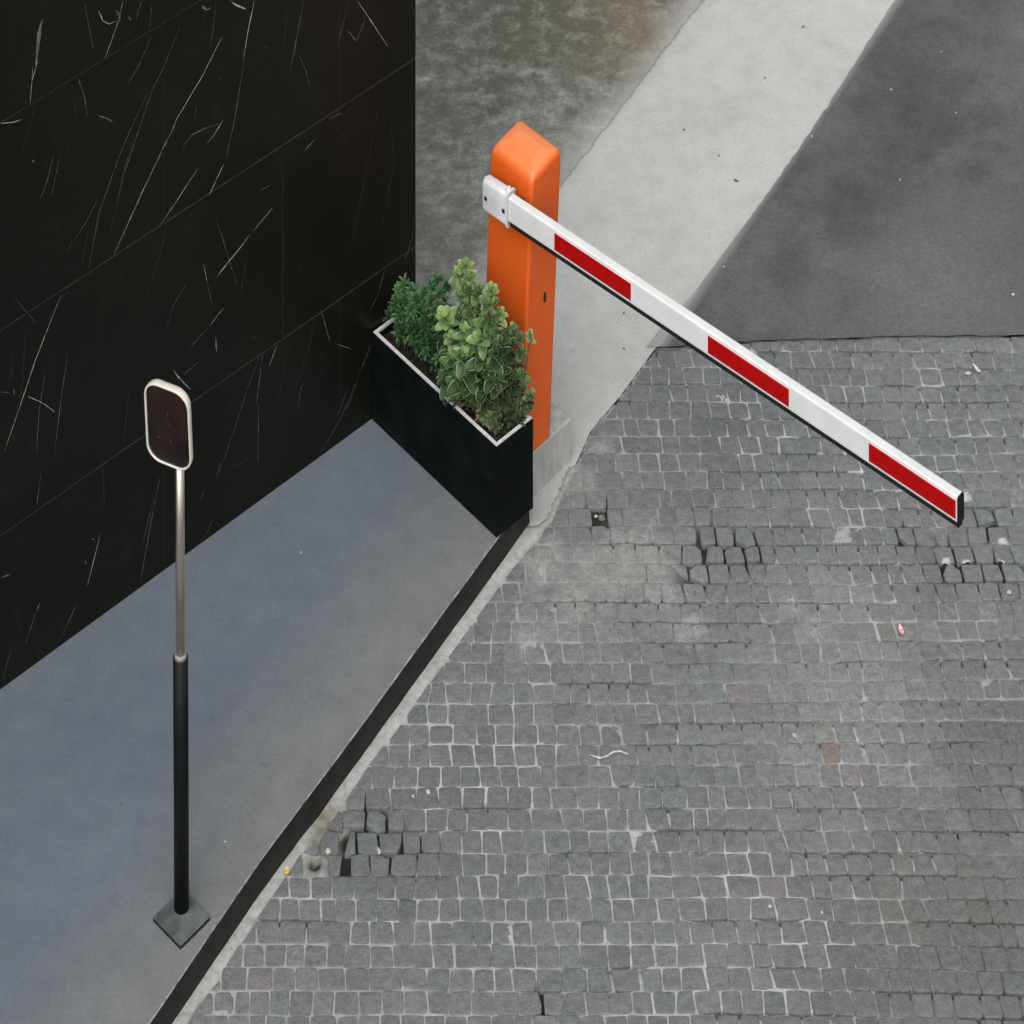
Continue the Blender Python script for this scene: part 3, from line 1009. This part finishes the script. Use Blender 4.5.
small = [(398, 331, -.06, .05, .8), (412, 340, -.06, .1, .8), (427, 349, -.06, .05, .8), (440, 353, -.06, .1, .8), (404, 326, -.02, .0, .9), (434, 340, -.02, .0, .9), (445, 348, -.04, .1, .9), (400, 321, -.03, .1, 1), (415, 324, -.04, .1, 1), (428, 327, -.045, .15, 1), (441, 326, -.03, .1, 1), (449, 338, -.04, .1, .9), (408, 316, -.05, .15, .9), (436, 316, .02, .1, 1), (422, 334, -.055, .2, .8), (398, 287, .0, .7, .9), (404, 279, .02, .8, .9), (412, 287, .0, .6, .9), (395, 298, -.03, .55, .9), (405, 298, -.03, .5, 1), (416, 297, -.02, .4, 1),
         (424, 290, .0, .35, .9), (432, 283, .02, .4, .9), (438, 277, .03, .45, .8), (440, 290, .0, .3, .9), (430, 300, -.02, .3, 1), (412, 308, -.04, .3, .9),
         (424, 312, -.04, .2, .9), (436, 308, -.03, .25, .9), (446, 284, .03, .35, .8), (400, 309, -.04, .25, .8)]
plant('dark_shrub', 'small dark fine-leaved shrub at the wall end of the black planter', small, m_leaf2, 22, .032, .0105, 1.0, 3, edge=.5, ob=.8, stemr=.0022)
low = [(520, 402, .05, .35, .9), (526, 410, .06, .3, .8), (512, 414, .03, .25, .9), (518, 392, .05, .3, .9), (466, 388, -.06, .2, .9), (458, 398, -.07, .25, .8), (487, 397, -.02, .3, 1), (497, 404, -.01, .3, 1), (480, 408, -.05, .45, 1), (490, 415, -.04, .5, 1), (500, 418, -.01, .3, 1), (508, 410, .01, .3, .9),
       (484, 420, -.055, .6, .9), (494, 425, -.04, .35, .9), (506, 396, .02, .25, 1), (473, 398, -.06, .25, .9), (514, 402, .03, .35, .8), (490, 386, -.01, .2, 1)]
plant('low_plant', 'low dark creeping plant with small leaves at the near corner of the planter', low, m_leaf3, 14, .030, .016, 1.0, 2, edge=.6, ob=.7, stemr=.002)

# ------------------------------------------------------------------ plinth
m_conc = NT('plinth_concrete')
n1, n2 = m_conc.noise(16, 7, .65, .2, m_conc.stretch(1, 1, .22)), m_conc.noise(120, 4)
cc = m_conc.ramp(n1, [(.3, (.20, .21, .195)), (.5, (.335, .345, .325)), (.7, (.45, .455, .43))])
m_conc.bump(m_conc.math('ADD', n1, m_conc.math('MULTIPLY', n2, .4)), .3, .004)
m_conc = m_conc.done(cc, .85, 0, .3)
pz = .152
fA, fB = P(535, 494.5), P(571.5, 461)                     # foot of the visible face
e1 = (fB - fA).normalized()
e2 = Vector((e1.y, -e1.x, 0))
f0 = fA - e1 * .07
L1 = (fB - f0).length
m = MB()
back = .30
pts = [f0, f0 + e1 * L1, f0 + e1 * L1 - e2 * back, f0 - e2 * back]
lo = [p + Vector((0, 0, -.05)) for p in pts]
hi = [p + Vector((0, 0, pz)) for p in pts]
m.loft([lo, hi], 0, False, True)
tag(m.build('concrete_plinth', m_conc, loc=f0 + e1 * L1 / 2 - e2 * back / 2, bevel=.006),
    'pale rough concrete plinth block under the orange barrier post', 'plinth')

# ------------------------------------------------------------------ barrier
nt = NT('orange_paint')
n1, n2 = nt.noise(5, 6, .6), nt.noise(60, 5, .65)
c = nt.ramp(n1, [(.3, (.66, .096, .010)), (.7, (.72, .120, .015))])
c = nt.mix(nt.ramp(n2, [(.66, 0.0), (.78, .25)]), c, (.74, .26, .10))
c = nt.mix(nt.ramp(nt.noise(16, 7, .7, 0, nt.stretch(1, 1, .2)), [(.60, 0.0), (.80, .28)]), c, (.33, .07, .012))
nt.bump(n2, .05, .002)
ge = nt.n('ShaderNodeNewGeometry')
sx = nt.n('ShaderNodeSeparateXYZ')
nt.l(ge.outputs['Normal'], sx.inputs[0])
top_gloss_dust = nt.ramp(nt.math('ADD', sx.outputs['Z'], nt.math('MULTIPLY', nt.math('SUBTRACT', n1, .5), .5)), [(.45, 0.0), (.95, .62)])
c = nt.mix(top_gloss_dust, c, (.78, .30, .115))                     # top gloss painted into the colour of upward faces, plus dust
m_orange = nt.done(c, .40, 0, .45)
m_white = plain('white_enamel', (.66, .675, .665), .35, var=.03, scale=12)
m_clamp = plain('light_grey_enamel', (.60, .62, .64), .32, var=.05, scale=14)
m_red = plain('red_reflective_film', (.38, .0015, .002), .5, spec=.12, var=.08, scale=40)
m_rub = plain('black_rubber', (.008, .008, .008), .7, spec=.3, var=.2)
m_hole = plain('black_plastic', (.010, .009, .009), .4, var=.2)

qF, qR, qL = P(521, 463, pz), P(551, 437, pz), P(482, 426, pz)
pe1 = (qR - qF).normalized()                              # right-hand face
pe2 = Vector((-pe1.y, pe1.x, 0))                          # towards the left corner
wR = (qR - qF).length
wL = (qL - qF).dot(pe2)
pcn = qF + pe1 * wR / 2 + pe2 * wL / 2
bar = thing('barrier_gate', pcn, 'orange barrier post holding out a red and white striped boom', 'barrier')
ZT = 1.180
LEAN = .038


def post_ring(z, i, r, dr=0.0):
    k = (z - pz) / (ZT - pz)
    pts = rrect(wR - 2 * i, wL - 2 * i, r, 5)
    tap = 1 + .035 * (k - .5)
    return [Vector((pcn.x + pe1.x * a * tap + pe2.x * b * tap + LEAN * k, pcn.y + pe1.y * a * tap + pe2.y * b * tap,
                    z - dr * max(0, -a) / (wR / 2))) for a, b in pts]


m = MB()
rings = [post_ring(pz + .001, 0, .010), post_ring(pz + .4, 0, .010), post_ring(ZT - .052, 0, .012, .030)]
for k in range(1, 9):
    a = math.pi / 2 * k / 8
    rings.append(post_ring(ZT - .034 + .028 * math.sin(a), .026 * (1 - math.cos(a)), .014 + .004 * k / 8, .030))
rings.append(post_ring(ZT, .050, .008, .030))
m.loft(rings, 0, True, True, True)
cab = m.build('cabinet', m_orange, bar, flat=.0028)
# key hole on the right-hand face
kp = Pv(544.5, 297, qF + pe1 * .0 + Vector((LEAN * .5, 0, 0)), pe2)
m = MB()
fr = lambda p, out: p - pe2 * out
rr = [[kp + pe1 * (.0055 * math.cos(q)) + Vector((0, 0, .019 * math.sin(q))) - pe2 * o_ for q in [2 * math.pi * i / 18 for i in range(18)]] for o_ in (-.01, .003)]
m.loft(rr, 0, True, True)
m.build('keyhole_cover', m_hole, bar)

# the boom
axd = Vector((.7650, -.6440, 0)).normalized()
axn = Vector((-axd.y, axd.x, 0))                          # away from the camera
if axn.y < 0: axn = -axn
ao = qF + Vector((LEAN * .9, 0, 0)) - axn * .058          # a point of the boom's front face
ZB, HB, WB = 1.003, .083, .031
sU = lambda u, vv: (Pv(u, vv, ao, axn) - ao).dot(axd)
s_tip, s_c0, s_c1 = sU(957.5, 510), sU(481.5, 198), sU(508.5, 210)


def A3(s, z, o_):
    p = ao + axd * s + axn * o_
    return Vector((p.x, p.y, z))


def boxprof(s, z0, z1, o0, o1, r, n=4):
    pr = rrect(o1 - o0, z1 - z0, r, n)
    return [A3(s, (z0 + z1) / 2 + b, (o0 + o1) / 2 + a) for a, b in pr]


m = MB()
m.loft([boxprof(s_c1 - .02, ZB, ZB + HB, 0, WB, .006), boxprof(s_tip, ZB, ZB + HB, 0, WB, .006)], 0, True, True)
for p_ in range(len(m.f)): m.s[p_] = False
arm = m.build('boom', m_white, bar, bevel=0)
m = MB()
m.loft([boxprof(s_c1 + .004, ZB - .017, ZB - .0005, .003, WB - .006, .004), boxprof(s_tip + .001, ZB - .017, ZB - .0005, .003, WB - .006, .004)])
m.build('rubber_edge', m_rub, arm)
m = MB()
m.loft([boxprof(s_tip - .001, ZB - .004, ZB + HB + .001, -.001, WB + .001, .007), boxprof(s_tip + .004, ZB - .004, ZB + HB + .001, -.001, WB + .001, .007)])
m.build('end_cap', m_rub, arm)
for u0, v0, u1, v1 in ((554.5, 248, 631, 300), (708, 350, 789, 402), (869, 458, 953, 512)):
    a, b = sU(u0, v0), min(sU(u1, v1), s_tip - .0065)
    if u0 > 860: b = s_tip - .0065
    m = MB()
    for k, (za, zb, out, mt) in enumerate(((.008, .073, -.0006, 1), (.0115, .070, -.0012, 0))):
        i_ = .004 if k == 0 else 0
        q = [A3(a - i_, ZB + za, out), A3(b + i_, ZB + za, out), A3(b + i_, ZB + zb, out), A3(a - i_, ZB + zb, out)]
        bk = [A3(a - i_, ZB + za, .0005), A3(b + i_, ZB + za, .0005), A3(b + i_, ZB + zb, .0005), A3(a - i_, ZB + zb, .0005)]
        m.loft([bk, q], mt, False, True)
    m.build('red_stripe', [m_red, m_white], arm)
# clamp with a rounded end
m = MB()
prof = []
z0, z1 = ZB - .019, ZB + HB + .012
o0, o1 = -.005, WB + .005
for ds, r, sh in ((0.0, .022, .014), (.004, .018, .006), (.014, .014, .0), ((s_c1 - s_c0) * .55, .013, 0), ((s_c1 - s_c0) - .001, .012, 0)):
    prof.append(boxprof(s_c0 + ds, z0 + sh, z1 - sh, o0 + sh * .6, o1 - sh * .6, r, 6))
m.loft(prof, 0, True, True, True)
cl = m.build('clamp', m_clamp, bar)
m = MB()
m.loft([boxprof(s_c1 - .008, z0 - .003, z1 + .004, o0 - .0025, o1 + .0025, .010), boxprof(s_c1 - .001, z0 - .003, z1 + .004, o0 - .0025, o1 + .0025, .010)])
m.loft([[A3(s_c1 - .012 + .010 * math.cos(q), z1 + .002, (o0 + o1) / 2 + .012 * math.sin(q)) for q in [i * math.pi / 6 for i in range(12)]],
        [A3(s_c1 - .012 + .006 * math.cos(q), z1 + .012, (o0 + o1) / 2 + .007 * math.sin(q)) for q in [i * math.pi / 6 for i in range(12)]]], 0, False, True)
m.build('clamp_lip', m_white, cl)
for u, v in ((485.8, 198.5), (503.5, 211)):
    p = Pv(u, v, ao + axn * o0, axn)
    m = MB()
    m.loft([[p + axd * (r_ * math.cos(q)) + Vector((0, 0, r_ * 1.2 * math.sin(q))) - axn * o_ for q in [i * math.pi / 8 for i in range(16)]]
            for r_, o_ in ((.0065, -.002), (.0065, .002), (.004, .0035))], 0, True, True, True)
    m.build('bolt', m_hole, cl)
# hub between the clamp and the post
m = MB()
hs_ = s_c0 + (s_c1 - s_c0) * 1.0 + .02
m.loft([[A3(hs_ + .025 * math.cos(q), ZB + HB / 2 - .01 + .025 * math.sin(q), o_) for q in [i * math.pi / 12 for i in range(24)]] for o_ in (WB - .002, .066)])
m.build('hub', m_hole, bar)

# ------------------------------------------------------------------ signal post
m_sleeve = plain('black_sleeve', (.005, .0065, .0065), .5, spec=.14, var=.2, scale=12)
nt = NT('brushed_steel')
nn = nt.noise(40, 4, .6, 0, nt.stretch(8, 8, .3))
m_steel = nt.done(nt.ramp(nn, [(.3, (.62, .55, .47)), (.7, (.72, .65, .57))]), .34, 1.0)
m_plate = plain('grey_painted_steel', (.085, .098, .10), .55, var=.22, scale=20, bump=.15)
m_pedge = plain('plate_edge', (.008, .009, .009), .6)
m_bezel = plain('cream_plastic', (.64, .60, .53), .3, var=.06)
nt = NT('smoked_panel')
n1 = nt.noise(9, 3, .5)
c = nt.ramp(n1, [(.30, (.004, .002, .0015)), (.72, (.030, .012, .007))])
m_panel = nt.done(c, .10, 0, .3)
m_glint = plain('dull_red_lens', (.075, .012, .009), .3, var=.3, scale=90)

pb = P(181.5, 908, ZS + .012)
px, py = pb.x, pb.y
sp = thing('signal_post', (px, py, ZS), 'slim steel post with black sleeve carrying a rounded dark panel, standing on the pavement', 'post')
cs_ = [P(153, 918, ZS + .011), P(180.5, 946.5, ZS + .011), P(210, 917, ZS + .011)]
cs_.append(cs_[0] + cs_[2] - cs_[1])
m = MB()
cen = sum(cs_, Vector()) / 4


def pr(sc, z): return [Vector((cen.x + (p.x - cen.x) * sc, cen.y + (p.y - cen.y) * sc, z)) for p in cs_]


m.loft([pr(1, ZS + .0005), pr(1, ZS + .0120)], 1, True, False)
m.loft([pr(1, ZS + .0120), pr(.975, ZS + .0135)], 0, False, True)
m.build('base_plate', [m_plate, m_pedge], sp)
zt = lambda vv: H - (vv - HV) * py / F
LX = -.006
m = MB()
zs = zt(657)
m.tube([(px, py, ZS + .012), (px - .001, py, (ZS + zs) / 2), (px - .003, py, zs)], .0235, 24)
slv = m.build('sleeve', m_sleeve, sp)
m = MB()
m.tube([(px - .003, py, zs), (px - .003, py, zs + .012)], [.0205, .017], 24)
m.build('collar', plain('grey_collar', (.22, .22, .21), .5), sp)
m = MB()
zp = zt(440)
m.tube([(px - .003, py, zs), (px + LX, py, zp)], .0145, 24)
m.build('pole', m_steel, sp)

# head: rounded dark panel in a pale frame, turned a little to the left and leaning back
hphi, htilt = math.radians(24), math.radians(-5)
hx = Vector((math.cos(hphi), -math.sin(hphi), 0))
hn0 = Vector((-math.sin(hphi), -math.cos(hphi), 0))      # out of the panel
hy = (Vector((0, 0, 1)) * math.cos(htilt) - hn0 * math.sin(htilt)).normalized()
hn = hx.cross(hy) if hx.cross(hy).dot(hn0) > 0 else -hx.cross(hy)
hplane = Vector((px + LX, py, 0)) + hn0 * .034
hc = Pv(168.3, 425.5, hplane, hn0)
HWd, HHt = .158, .262


def H3(a, b, o_): return hc + hx * a + hy * b + hn * o_


def hring(sc_w, sc_h, r, o_, pinch=0.0):
    pts = []
    for a, b in rrect(HWd * sc_w, HHt * sc_h, r, 8):
        k = b / (HHt * sc_h / 2)
        pts.append(H3(a * (1 - pinch * (1 - k * k)), b, o_))
    return pts


m = MB()
m.loft([hring(.86, .92, .038, -.021), hring(.95, .975, .046, -.016), hring(1.0, 1.0, .050, -.006), hring(1.0, 1.0, .050, .003),
        hring(.988, .992, .049, .0065), hring(.945, .966, .047, .0075), hring(.925, .952, .045, .002)], 0, True, False, True)
head = m.build('head', m_bezel, sp)
m = MB()
N = 54
base = hring(.94, .96, .046, .0030, .045)
rings = [base]
for sc, o_ in ((.96, .0062), (.8, .0085), (.5, .0105), (.2, .0112)):
    rings.append([hc + hn * o_ + (p - hc - hn * .0045) * sc for p in base])
m.loft(rings, 0, False, True, True)
m.build('dark_panel', m_panel, head)
for (a, b, w, h) in ((.006, .050, .006, .014), (.006, .018, .007, .012), (.012, -.040, .008, .010), (-.030, -.038, .008, .010)):
    m = MB()
    m.loft([[H3(a + w * .5 * math.cos(q), b + h * .5 * math.sin(q), o_) for q in [i * math.pi / 6 for i in range(12)]] for o_ in (.008, .0118)])
    m.build('red_lens', m_glint, head)


# ------------------------------------------------------------------ litter
def flake(name, u, v, z0, L, Wd, ang, mat, label, cat, group=None, curl=.35, parent=None):
    p = P(u, v, z0)
    a = math.radians(ang)
    d = Vector((math.cos(a), math.sin(a), 0))
    m = MB()
    NL = 6
    sdv = Vector((-d.y, d.x, 0))
    vs = []
    for side in (1, 0):
        for i in range(NL + 1):
            t = i / NL
            w = Wd * .5 * (math.sin(math.pi * min(.97, t + .03)) ** .7) + .0004
            for q in (-1, 0, 1):
                z = .0008 + curl * L * (t - .45) ** 2 + curl * w * q * q * .6 + .002 * noise.noise((u + t * 3, v + q, 0)) + .0006 * side
                vs.append(p + d * (L * (t - .5)) + sdv * (w * q) + Vector((0, 0, max(.0004, z))))
    o_ = 3 * (NL + 1)
    fs = [[i * 3 + j, (i + 1) * 3 + j, (i + 1) * 3 + j + 1, i * 3 + j + 1][::-1] for i in range(NL) for j in range(2)]
    fs += [[o_ + k for k in f[::-1]] for f in fs]
    m.add(vs, fs, 0, smooth=True)
    return tag(m.build(name, mat, loc=p), label, cat, group)


def chip(name, u, v, z0, size, mat, label, cat, group=None, flat=.5):
    p = P(u, v, z0)
    bm = bmesh.new()
    bmesh.ops.create_icosphere(bm, subdivisions=2, radius=size / 2)
    sx, sy = R.uniform(.7, 1.25), R.uniform(.7, 1.25)
    for vt in bm.verts:
        k = 1 + .45 * noise.noise(vt.co / size * 1.7 + Vector((u, v, 0)))
        vt.co = Vector((vt.co.x * sx * k, vt.co.y * sy * k, vt.co.z * flat * k))
    lo_ = min(vt.co.z for vt in bm.verts)
    m = MB()
    m.add([p + vt.co - Vector((0, 0, lo_)) for vt in bm.verts], [[q.index for q in f.verts] for f in bm.faces])
    bm.free()
    return tag(m.build(name, mat, loc=p), label, cat, group)


m_yel = plain('yellow_leaf', (.55, .40, .10), .6, var=.2, scale=90)
m_pink = plain('pink_paper', (.60, .36, .34), .6, var=.25, scale=120)
m_chipw = plain('pale_stone', (.44, .44, .41), .8, var=.15, scale=120)
m_drylf = plain('pale_dry_leaf', (.50, .50, .46), .7, var=.2, scale=80)
m_brown = plain('brown_leaf', (.12, .105, .085), .8, var=.3, scale=80)
m_twig = plain('bleached_twig', (.44, .42, .40), .7, var=.2, scale=80)
flake('fallen_leaf', 286.5, 872, .003, .027, .018, 80, m_yel, 'small yellow fallen leaf beside the black kerb', 'leaf')
flake('paper_scrap', 901, 631, .002, .040, .016, 100, m_pink, 'crumpled pink paper scrap lying on the cobbles', 'litter', curl=.5)
flake('fallen_leaf', 977, 370, .002, .040, .012, 125, m_drylf, 'curled pale dry leaf on the cobbles beyond the boom tip', 'leaf', curl=.6)
flake('fallen_leaf', 968, 374, .002, .024, .012, 10, m_drylf, 'short pale leaf fragment touching the curled dry leaf', 'leaf', curl=.4)
flake('fallen_leaf', 736, 181, .001, .020, .010, -30, m_brown, 'dark brown leaf on the pale concrete near the asphalt', 'leaf')
for u, v in ((765, 78), (624, 349), (803, 27), (719, 156), (684, 130), (624, 313)):
    flake('leaf_crumb', u, v, .001, R.uniform(.008, .013), .006, R.uniform(0, 180), m_brown, 'tiny brown leaf crumb on the pale concrete',
          'leaf crumb', 'leaf crumbs on the pale concrete', curl=.2)
for u, v, s in ((891, 90, .009), (812, 137, .011), (941, 52, .006), (900, 180, .008), (1013, 295, .011), (724, 267, .007), (956, 113, .007)):
    chip('stone_chip', u, v, .005, s, m_chipw, 'tiny pale stone chip on the dark asphalt', 'stone chip', 'stone chips on the dark asphalt')
for u, v in ((413, 797), (428, 793)):
    chip('stone_chip', u, v, .001, .013, m_chipw, 'small white chip on a cobble above the broken hole', 'stone chip', 'white chips above the hole')
m_frag = plain('broken_cobble', (.13, .133, .128), .85, var=.25, scale=120)
chip('cobble_fragment', 602, 520, -.018, .024, m_frag, 'grey broken cobble fragment in the hole beside the planter', 'cobble fragment', flat=.7)
chip('stone_chip', 596, 517, -.014, .013, m_chipw, 'small pale chip in the hole beside the planter', 'stone chip')
chip('stone_chip', 378, 853, -.012, .024, m_chipw, 'white pebble lodged in the hole between loose cobbles', 'stone chip')
chip('stone_chip', 328, 852, -.004, .016, m_chipw, 'white pebble at the edge of the earth patch by the kerb', 'stone chip')
chip('stone_chip', 341, 822, -.008, .012, m_chipw, 'white splinter in the small round pit by the kerb', 'stone chip')
chip('stone_chip', 1009, 594, .001, .014, m_chipw, 'white splinter standing between cobbles at the right edge', 'stone chip', flat=1.0)
chip('stone_chip', 770, 907, .001, .010, m_chipw, 'white chip on cobbles, left one of a pair near the bottom', 'stone chip')
chip('stone_chip', 822, 913, .001, .010, m_chipw, 'white chip on cobbles, right one of a pair near the bottom', 'stone chip')
for u, v in ((301, 553), (225, 842), (121, 805)):
    flake('leaf_crumb', u, v, ZS, .009, .005, R.uniform(0, 180), m_drylf if u > 200 else m_brown, 'tiny leaf crumb on the blue-grey pavement', 'leaf crumb', 'leaf crumbs on the pavement', curl=.2)
m = MB()
tp = [P(u, v, .007) for u, v in ((590, 755), (600, 758), (607, 756), (613, 752), (620, 751), (628, 754))]
m.tube(tp, [.0022, .0032, .003, .0034, .003, .002], 8)
tag(m.build('twig', m_twig, loc=tp[2]), 'bent white twig lying along a gap between cobbles', 'twig')
